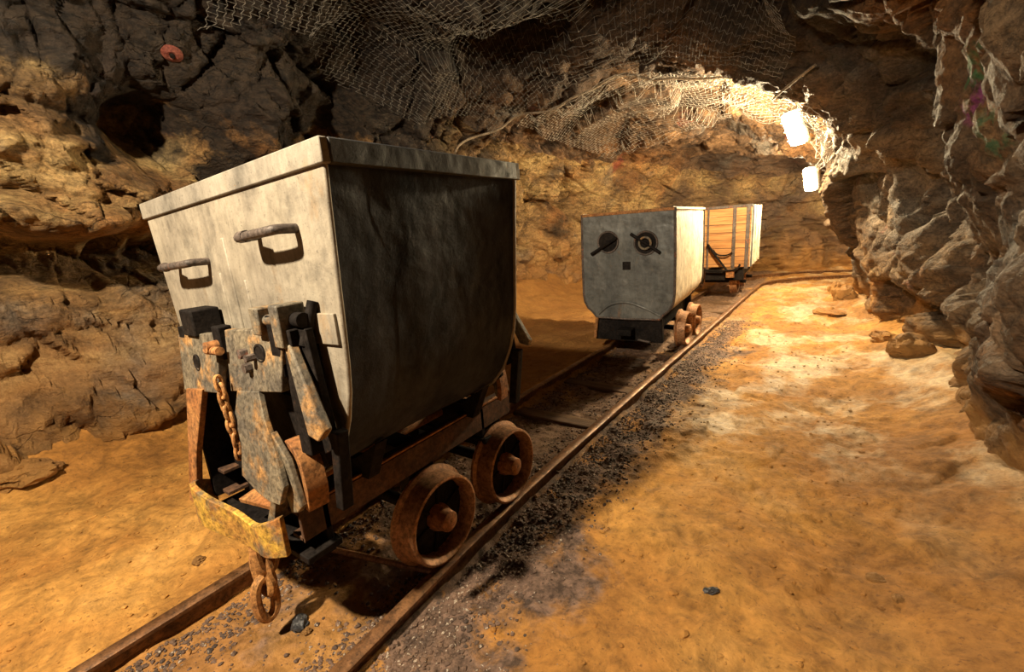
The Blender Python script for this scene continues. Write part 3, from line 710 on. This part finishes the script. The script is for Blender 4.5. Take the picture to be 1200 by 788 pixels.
# ------------------------------------------------------------------ second cart: tall steel tub with rounded belly
def build_second_cart():
    root = thing('mine_cart', 'mid distance steel mine cart with slate grey end and two round holes', 'mine cart', (-0.02, 4.1, 0))
    c, s = math.cos(0.057), math.sin(0.057)
    X = Matrix(((c, -s, 0, -0.030), (s, c, 0, 3.465), (0, 0, 1, 0), (0, 0, 0, 1)))
    half = [(0.366, 1.155), (0.372, 0.80), (0.372, 0.50), (0.362, 0.43), (0.335, 0.38), (0.285, 0.335), (0.262, 0.30), (0.0, 0.295)]
    prof = half + [(-x, z) for x, z in half[::-1][1:]]
    L = 1.30
    m = MB(); n = len(prof)
    A = [[m.bm.verts.new((x * k, y, z + dz)) for x, z in prof] for (k, dz, y) in ((1, 0, 0), (1, 0, L), (0.98, 0.006, L), (0.98, 0.006, 0))]
    for a in range(4):
        P, Q = A[a], A[(a + 1) % 4]
        for i in range(n - 1): F = m.bm.faces.new((P[i], P[i + 1], Q[i + 1], Q[i]))
    for i in (0, -1): m.bm.faces.new([A[a][i] for a in range(4)])
    m.build('side_shell', M_lamplit, root, 0.0, X=X, label='side sheet with lamplight put into its pale colour')
    for y in (-0.006, L - 0.006):
        m = MB(); m.xz([(x * 1.004, z) for x, z in prof], y, y + 0.012); ep = m.build('end_plate', M_blue, root, 0.003, X=X)
        m = MB(); pts = [(x * 1.006, y + 0.006, z) for x, z in prof]; m.tube(pts, 0.011, 8); m.build('edge_bead', M_handle, ep, X=X)
        m = MB(); m.box((-0.372, y - 0.004, 1.135), (0.372, y + 0.016, 1.158)); m.build('rim_bar', M_rust, root, 0.003, X=X)
    for sd in (-1, 1):
        m = MB(); m.box((sd * 0.36 - 0.008, 0, 1.14), (sd * 0.36 + 0.016 * sd + 0.004, L, 1.158)); m.build('rim_bar', M_lamplit, root, 0.002, X=X)
    # round ports with bars through
    for (x, z, r, a, ln, off) in ((-0.148, 0.925, 0.083, 0.52, 0.125, -0.03), (0.155, 0.905, 0.088, -0.60, 0.135, 0.0)):
        m = MB(); cc = [(x + r * math.cos(t), -0.0085, z + r * math.sin(t)) for t in np.linspace(0, 2 * PI, 28, endpoint=False)]
        m.prism(cc, (0, 0.008, 0)); p = m.build('port', M_dark, root, X=X, label='dark round port')
        m = MB(); m.tube([(q[0], -0.010, q[2]) for q in cc], 0.008, 6, True); m.build('ring', M_handle, p, X=X)
        m = MB(); dx, dz = ln * math.cos(a), ln * math.sin(a)
        m.tube([(x + off - dx, -0.030, z + off - dz), (x + off + dx, -0.026, z + off + dz)], 0.013, 8); m.build('bar', M_dark, root, X=X, label='black iron bar')
        if a < 0: 
            m = MB(); m.tube([(x + 0.045 * math.cos(t), -0.03, z + 0.045 * math.sin(t)) for t in np.linspace(0, 2 * PI, 16, endpoint=False)], 0.009, 6, True); m.build('ring', M_coup, p, X=X)
    m = MB(); m.box((-0.03, -0.012, 0.70), (0.035, -0.004, 0.765)); m.build('patch_plate', M_dark, root, 0.002, X=X)
    # pressed arch at the belly
    m = MB(); m.tube(smooth_path([(-0.24, -0.008, 0.33), (-0.14, -0.012, 0.41), (0.0, -0.012, 0.435), (0.15, -0.012, 0.39), (0.27, -0.008, 0.33)], 6), 0.010, 8); m.build('rib', M_blue, root, X=X)
    # chassis
    for y in (0.02, L - 0.08):
        m = MB(); m.xz([(-0.275, 0.30), (0.275, 0.30), (0.285, 0.10), (-0.285, 0.10)], y, y + 0.06); m.build('headstock', M_dark, root, 0.006, X=X)
    m = MB(); m.tube([(-0.26, 0.0, 0.30), (-0.28, -0.01, 0.12)], 0.014, 8); m.build('strap', M_rust, root, X=X)
    for sd in (-1, 1):
        m = MB(); m.box((sd * 0.20 - 0.025, 0.05, 0.17), (sd * 0.20 + 0.025, L - 0.05, 0.29)); m.build('frame_beam', M_dark, root, 0.004, X=X)
    m = MB(); m.box((-0.06, -0.10, 0.17), (0.06, 0.04, 0.22)); m.build('drawbar', M_dark, root, 0.006, X=X)
    m = MB(); m.tube([(0.10, -0.03, 0.13), (0.20, -0.05, 0.12)], 0.010, 8); m.build('coupling_hook', M_handle, root, X=X)
    for y in (3.88, 4.24):
        m = MB(); m.cyl((-0.27, y, 0.15), (0.37, y, 0.15), 0.022, 14); m.build('axle', M_dark, root)
        for sd in (-1, 1):
            o = wheel(root, sd, y, 0.148, 0.148, 0.255 , 0.325, 5)
            o.location.x = 0.035
    return root
build_second_cart()

# ------------------------------------------------------------------ third cart: planked wagon
def build_third_cart():
    root = thing('mine_cart', 'farthest mine cart, orange planked wooden end with dark upright straps', 'mine cart', (0.17, 7.3, 0))
    a = 0.03; c, s = math.cos(a), math.sin(a)
    X = Matrix(((c, -s, 0, 0.155), (s, c, 0, 6.62), (0, 0, 1, 0), (0, 0, 0, 1)))
    W, L, Z0, Z1 = 0.300, 1.15, 0.38, 1.18
    for y in (0, L - 0.03):
        m = MB(); k = 7; h = (Z1 - Z0 - 0.02) / k
        for i in range(k): m.box((-W, y, Z0 + i * h + 0.001), (W, y + 0.03, Z0 + (i + 1) * h - 0.001))
        m.build('plank_end', M_wood, root, 0.002, X=X)
    for sd in (-1, 1):
        m = MB(); m.box((sd * W - 0.012, 0.03, Z0), (sd * W + 0.012, L - 0.03, Z1)); m.build('side_board', M_lamplit, root, 0.002, X=X, label='side board in a lamplit pale colour')
        for y in (0.03, 0.42, 0.80, L - 0.07):
            m = MB(); m.box((sd * W + sd * 0.012 - 0.006, y, Z0), (sd * W + sd * 0.018 + 0.006, y + 0.05, Z1)); m.build('side_strap', M_lamplit if y > 0.1 else M_blue, root, 0.002, X=X)
    for x, w_, in ((-0.285, 0.035), (-0.215, 0.022), (0.105, 0.040), (0.265, 0.045)):
        m = MB(); m.box((x - w_ / 2, -0.016, Z0 - 0.02), (x + w_ / 2, 0.0, Z1 + 0.004)); m.build('strap', M_handle, root, 0.002, X=X, label='dark upright iron strap')
    m = MB(); m.box((-W - 0.01, -0.012, Z1 - 0.025), (W + 0.01, 0.035, Z1 + 0.008)); m.build('rim_bar', M_handle, root, 0.002, X=X)
    # curved hanger rod, lever and ring
    m = MB(); m.tube(smooth_path([(-0.32, -0.045, 0.46), (-0.29, -0.06, 0.38), (-0.18, -0.06, 0.345), (0.05, -0.06, 0.34), (0.16, -0.06, 0.36), (0.20, -0.05, 0.42)], 6), 0.013, 8); m.build('hanger_rod', M_dark, root, X=X)
    m = MB(); m.tube([(-0.21, -0.045, 0.70), (-0.13, -0.05, 0.58), (0.05, -0.055, 0.33)], 0.014, 8); m.build('lever_bar', M_dark, root, X=X)
    m = MB(); m.tube(smooth_path([(-0.14, -0.045, 0.62), (-0.08, -0.05, 0.555), (0.03, -0.05, 0.545), (0.10, -0.04, 0.58)], 6), 0.010, 8); m.build('hook', M_dark, root, X=X)
    m = MB(); m.box((-0.24, 0.0, 0.20), (0.24, 0.07, 0.335)); m.build('headstock', M_dark, root, 0.006, X=X)
    m = MB(); m.box((0.03, -0.05, 0.24), (0.13, 0.0, 0.36)); m.build('buffer', M_rust, root, 0.006, X=X)
    for sd in (-1, 1):
        m = MB(); m.box((sd * 0.19 - 0.025, 0.07, 0.24), (sd * 0.19 + 0.025, L - 0.03, 0.35)); m.build('frame_beam', M_dark, root, 0.004, X=X)
    for y in (6.86, 7.45):
        m = MB(); m.cyl((-0.13, y, 0.16), (0.40, y, 0.16), 0.022, 14); m.build('axle', M_dark, root)
        for sd in (-1, 1):
            o = wheel(root, sd, y, 0.158, 0.158, 0.262, 0.338, 5); o.location.x = -0.035
    return root
build_third_cart()

# ------------------------------------------------------------------ sleepers, tie bar
rnd = random.Random(3)
SL = [(1.62, 'half buried sleeper just behind the rear wheels of the front cart'), (2.22, 'half buried sleeper midway between the front cart and the second cart'),
      (2.84, 'half buried sleeper second nearest in front of the slate grey second cart'), (3.40, 'half buried sleeper right in front of the slate grey second cart'),
      (5.20, 'half buried sleeper just behind the second cart'), (5.80, 'half buried sleeper midway between the second and the farthest cart'), (6.40, 'half buried sleeper right in front of the farthest cart')]
for y, lb in SL:
    xc = (track_x(y, 1) + track_x(y, -1)) / 2
    m = MB(); m.box((-0.46, -0.06, -0.12), (0.44, 0.06, -0.076 + rnd.uniform(0, 0.006)))
    o = m.build('sleeper', M_sleeper, None, 0.01); o.location = (xc, y, 0); o.rotation_euler.z = rnd.uniform(-0.06, 0.06)
    tag(o, lb, 'sleeper', 'half buried sleepers of the track')
m = MB(); m.tube([(-0.165, 0.742, -0.045), (0.28, 0.862, -0.043)], 0.011, 8)
tag(m.build('tie_bar', M_wheel, None), 'thin rusty tie bar lying on the ground between the rails under the front cart', 'bar')

# ------------------------------------------------------------------ ballast and loose stones
def stones(name, n, sampler, mat, smin, smax, seed):
    rg = np.random.RandomState(seed); ico = bmesh.new(); bmesh.ops.create_icosphere(ico, subdivisions=1, radius=1)
    V0 = np.array([v.co[:] for v in ico.verts]); F0 = np.array([[v.index for v in f.verts] for f in ico.faces]); ico.free()
    XY = sampler(rg, n); n = len(XY); H = floor_h(XY[:, 0], XY[:, 1])
    sz = smin + (smax - smin) * rg.rand(n) ** 3
    V = V0[None] * (0.7 + 0.5 * rg.rand(n, len(V0), 1)) * (sz[:, None] * np.stack([0.8 + 0.5 * rg.rand(n), 0.8 + 0.5 * rg.rand(n), 0.5 + 0.4 * rg.rand(n)], 1))[:, None]
    V = V + np.stack([XY[:, 0], XY[:, 1], H + sz * 0.12], 1)[:, None]
    F = F0[None] + (np.arange(n) * len(V0))[:, None, None]
    return mesh_np(name, V.reshape(-1, 3), F.reshape(-1, 3), mat, False)
def ballast_xy(rg, n):
    Y = 0.1 + 5.2 * rg.rand(n) ** 1.5; k = rg.rand(n)
    tr = np.interp(Y, [0, 1, 2.6, 4.2, 6.7], [0.33, 0.30, 0.32, 0.37, 0.435])
    X = np.where(k < 0.55, tr + 0.035 + np.abs(rg.randn(n)) * 0.13, np.where(k < 0.8, tr - 0.03 - np.abs(rg.randn(n)) * 0.08, -0.27 + np.abs(rg.randn(n)) * 0.10))
    return np.stack([X, Y], 1)
tag(stones('gravel', 24000, ballast_xy, M_stone, 0.0020, 0.0095, 1), 'purplish grey ballast gravel strewn along both rails', 'gravel', kind='stuff')
def pebble_xy(rg, n):
    return np.stack([-1.5 + 3.0 * rg.rand(n), -0.05 + 6.0 * rg.rand(n) ** 1.3], 1)
tag(stones('pebbles', 4200, pebble_xy, M_floor, 0.002, 0.012, 2), 'small sandy pebbles and crumbs scattered over the orange floor', 'pebbles', kind='stuff')

def rock(name, x, y, size, label, mat, seed, sq=(1, 1, 0.6), cat='rock', group=None, zoff=None):
    bm = bmesh.new(); bmesh.ops.create_icosphere(bm, subdivisions=4, radius=1)
    P = np.array([v.co[:] for v in bm.verts])
    f, e = facets(P * 1.3 + seed * 3.7, seed, 1.0); d = 1 + 0.30 * f + 0.10 * fbm(P * 2.5 + seed, 3, seed)
    P = P * d[:, None] * np.array(sq) * size
    for v, p in zip(bm.verts, P): v.co = p
    for fc in bm.faces: fc.smooth = True
    me = bpy.data.meshes.new(name); bm.to_mesh(me); bm.free(); me.materials.append(mat)
    me.set_sharp_from_angle(angle=0.5)
    o = bpy.data.objects.new(name, me); COL.objects.link(o); o.location = (x, y, fh(x, y) + (sq[2] * size * 0.35 if zoff is None else zoff)); o.rotation_euler.z = seed * 1.3
    return tag(o, label, cat, group)
M_coal = metal_mat('black_lump', (0.02, 0.02, 0.022), (0.05, 0.05, 0.055), (0.1, 0.06, 0.04), 0.1, 0.4, 0.0, False, 4)
rock('coal_lump', 0.02, 0.505, 0.024, 'black lump between the rails right under the hanging chain', M_coal, 2, (1.3, 0.9, 0.7), 'lump')
rock('stone', 0.065, 0.50, 0.013, 'small grey stone between the rails beside the black lump', M_rock, 5, (1, 1, 0.7), 'stone')
rock('stone', 1.068, 1.238, 0.017, 'small dark elongated stone lying alone in the middle of the orange floor', M_coal, 3, (1.6, 0.7, 0.6), 'stone')
rock('stone', -0.508, 0.431, 0.020, 'pale grey stone in the sand just left of the left rail by the chain', M_rock, 6, (1, 1, 0.7), 'stone')
rock('stone', 1.485, 1.58, 0.022, 'dark crumbly stone on the sand near the foot of the right wall', M_rock, 7, (1.2, 1, 0.6), 'stone')
rock('stone', 1.53, 1.50, 0.014, 'smaller crumb of rock just beside the dark crumbly stone near the right wall', M_rock, 8, (1.2, 1, 0.6), 'stone')
rock('rock_slab', 1.345, 5.84, 0.12, 'flat orange rock slab lying on the far walkway', M_floor, 4, (1.5, 1, 0.35), 'rock')
rock('rock', 1.80, 3.98, 0.12, 'rounded brown rock at the foot of the right wall', M_right, 9, (0.9, 1, 0.9), 'rock')
rock('rock', 1.72, 4.55, 0.085, 'pale edged rock at the foot of the right wall behind the rounded brown one', M_rock, 10, (1, 1.2, 0.6), 'rock')
rock('rock', 1.50, 6.7, 0.11, 'large grey boulder against the right wall near the far bend', M_rock, 12, (1, 1.1, 1.2), 'rock')
rock('rock', 1.42, 7.3, 0.085, 'pale wedge shaped rock at the inside of the far bend', M_rock, 13, (1, 1, 1.2), 'rock')
rock('rock', -1.95, 0.15, 0.12, 'grey brown rock half sunk in sand at the foot of the left wall', M_left, 14, (0.9, 1.6, 0.45), 'rock')

# ------------------------------------------------------------------ wire netting under the roof
def netting(name, s0, s1, v0, v1, ns, nv, off, rad, label, mask, metal):
    """hexagonal netting laid on the coarse shape of the roof"""
    nodes = {}; edges = []
    def nd(i, j):
        if (i, j) not in nodes: nodes[(i, j)] = len(nodes)
        return nodes[(i, j)]
    for i in range(nv):
        for j in range(ns):
            if mask(i / nv, j / ns): 
                if i + 1 < nv and mask((i + 1) / nv, j / ns): edges.append((nd(i, j), nd(i + 1, j)))
                if (i + j) % 2 == 0 and j + 1 < ns and mask(i / nv, (j + 1) / ns): edges.append((nd(i, j), nd(i, j + 1)))
    ij = np.array(sorted(nodes, key=nodes.get), float)
    # brick graph pulled into hexagons
    par = ((ij[:, 0] + ij[:, 1]) % 2) * 2 - 1
    J = ij[:, 1] + par * 0.16
    s = s0 + (s1 - s0) * J / ns; v = v0 + (v1 - v0) * ij[:, 0] / nv
    P, n = surf(np.clip(s, 0, 10.9), np.clip(v, 0.01, 0.99), False, off)
    P += 0.012 * np.stack([vnoise(P * 4, 90), vnoise(P * 4, 91), vnoise(P * 4, 92)], 1)
    E = np.array(edges); A, B = P[E[:, 0]], P[E[:, 1]]; T = B - A; T /= np.linalg.norm(T, axis=1)[:, None] + 1e-9
    U = np.cross(T, np.array([0.3, 0.2, 0.93])); U /= np.linalg.norm(U, axis=1)[:, None] + 1e-9; W_ = np.cross(T, U)
    V = []
    for C in (A, B):
        for k in range(3):
            a = 2 * PI * k / 3; V.append(C + rad * (math.cos(a) * U + math.sin(a) * W_))
    V = np.stack(V, 1); F0 = np.array([[0, 1, 4, 3], [1, 2, 5, 4], [2, 0, 3, 5]])
    F = F0[None] + (np.arange(len(E)) * 6)[:, None, None]
    o = mesh_np(name, V.reshape(-1, 3), F.reshape(-1, 4), metal, True)
    return tag(o, label, 'wire netting')
netting('wire_netting', 3.1, 4.95, 0.26, 0.70, 56, 100, 0.11, 0.0014, 'grey hexagonal wire netting bolted under the dark near roof', lambda a, b: a > 0.05 + 0.10 * math.sin(b * 9) and b < 0.97, M_wire_shade)
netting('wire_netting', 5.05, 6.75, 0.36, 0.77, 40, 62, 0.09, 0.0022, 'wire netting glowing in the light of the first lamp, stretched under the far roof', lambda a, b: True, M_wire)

# ------------------------------------------------------------------ bolt plate, cables
h = hit((-1.0, 1.0, 1.4), (Vector((-2.0, 1.294, 2.344)) - Vector((-1.0, 1.0, 1.4))))
if h:
    p, n = h[0], h[1].normalized()
    if n.dot(Vector((-1, 1, 1.4)) - p) < 0 and n.x < 0: n = -n
    t = thing('rock_bolt', 'red rusty round rock bolt plate on the dark rock at upper left', 'rock bolt', p)
    Q = n.to_track_quat('X', 'Z').to_matrix().to_4x4(); Q.translation = p
    m = MB(); m.lathe_x([(0.0, 0.012), (0.018, 0.014), (0.022, 0.026), (0.010, 0.052), (0.0, 0.052)], (0, 0, 0), 24); m.build('plate', M_red, t, X=Q)
    m = MB(); m.cyl((-0.02, 0, 0), (0.030, 0, 0), 0.012, 8); m.build('bolt', M_dark, t, X=Q)
def snapped(pts, off, n=8):
    out = []
    for q in smooth_path(pts, n):
        h = hit((0.0, q[1], 1.2), Vector(q) - Vector((0.0, q[1], 1.2)))
        if h:
            d = (Vector((0, q[1], 1.2)) - h[0]).normalized(); out.append(h[0] + d * off)
    P = [Vector(p) for p in out]
    for _ in range(3): P = [P[0]] + [(P[i - 1] + P[i] * 2 + P[i + 1]) / 4 for i in range(1, len(P) - 1)] + [P[-1]]
    return P
cb = snapped([(-2.2, 3.6, 2.0), (-1.7, 4.0, 2.2), (-1.0, 4.1, 2.3), (-0.3, 4.2, 2.3), (0.3, 4.4, 2.3), (0.8, 4.8, 2.1)], 0.10)
tag(MB().tube(cb, 0.011, 8).build('cable', M_hose, None), 'dusty pale cable strung across the roof in front of the lit netting', 'cable')
cb = snapped([(1.0, 5.1, 2.2), (1.2, 4.6, 2.3), (1.4, 4.1, 2.3), (1.5, 3.7, 2.2)], 0.07)
tag(MB().tube(cb, 0.009, 8).build('cable', M_hose, None), 'short curved cable looping from the first lamp to the right rock wall', 'cable')

# ------------------------------------------------------------------ lamps
def lamp(p, label, yaw, tiltz):
    h = hit((p[0] - 0.5, p[1], p[2] - 0.2), (1.0, 0.05, 0.30))
    t = thing('mine_lamp', label, 'lamp', p)
    X = Matrix.Translation(p) @ Matrix.Rotation(yaw, 4, 'Z') @ Matrix.Rotation(tiltz, 4, 'Y')
    m = MB(); m.box((-0.02, -0.10, -0.17), (0.045, 0.10, 0.17)); m.build('housing', M_coup, t, 0.03, X=X)
    m = MB()
    m.box((-0.085, -0.085, -0.155), (-0.02, 0.085, 0.155)); m.build('diffuser', M_bulb, t, 0.03, X=X, label='glowing lamp glass')
    m = MB()
    for z in (-0.09, 0.0, 0.09): m.tube(smooth_path([(-0.01, -0.098, z), (-0.090, -0.08, z), (-0.098, 0.0, z), (-0.090, 0.08, z), (-0.01, 0.098, z)], 3), 0.003, 6)
    m.build('guard', M_coup, t, X=X)
    if h and h[3] < 2:
        e = h[0] + Vector((0.04, 0, 0)); m = MB(); m.cyl(X @ Vector((0.02, 0, 0.05)), e, 0.012, 8); m.build('bracket', M_dark, t)
lamp(LAMPS[0][0], 'bright bulkhead lamp with a guard high on the right rock wall, the nearer of two', 0.75, -0.45)
lamp(LAMPS[1][0], 'smaller bright lamp on the right wall shoulder, farther down the tunnel', 0.75, -0.2)
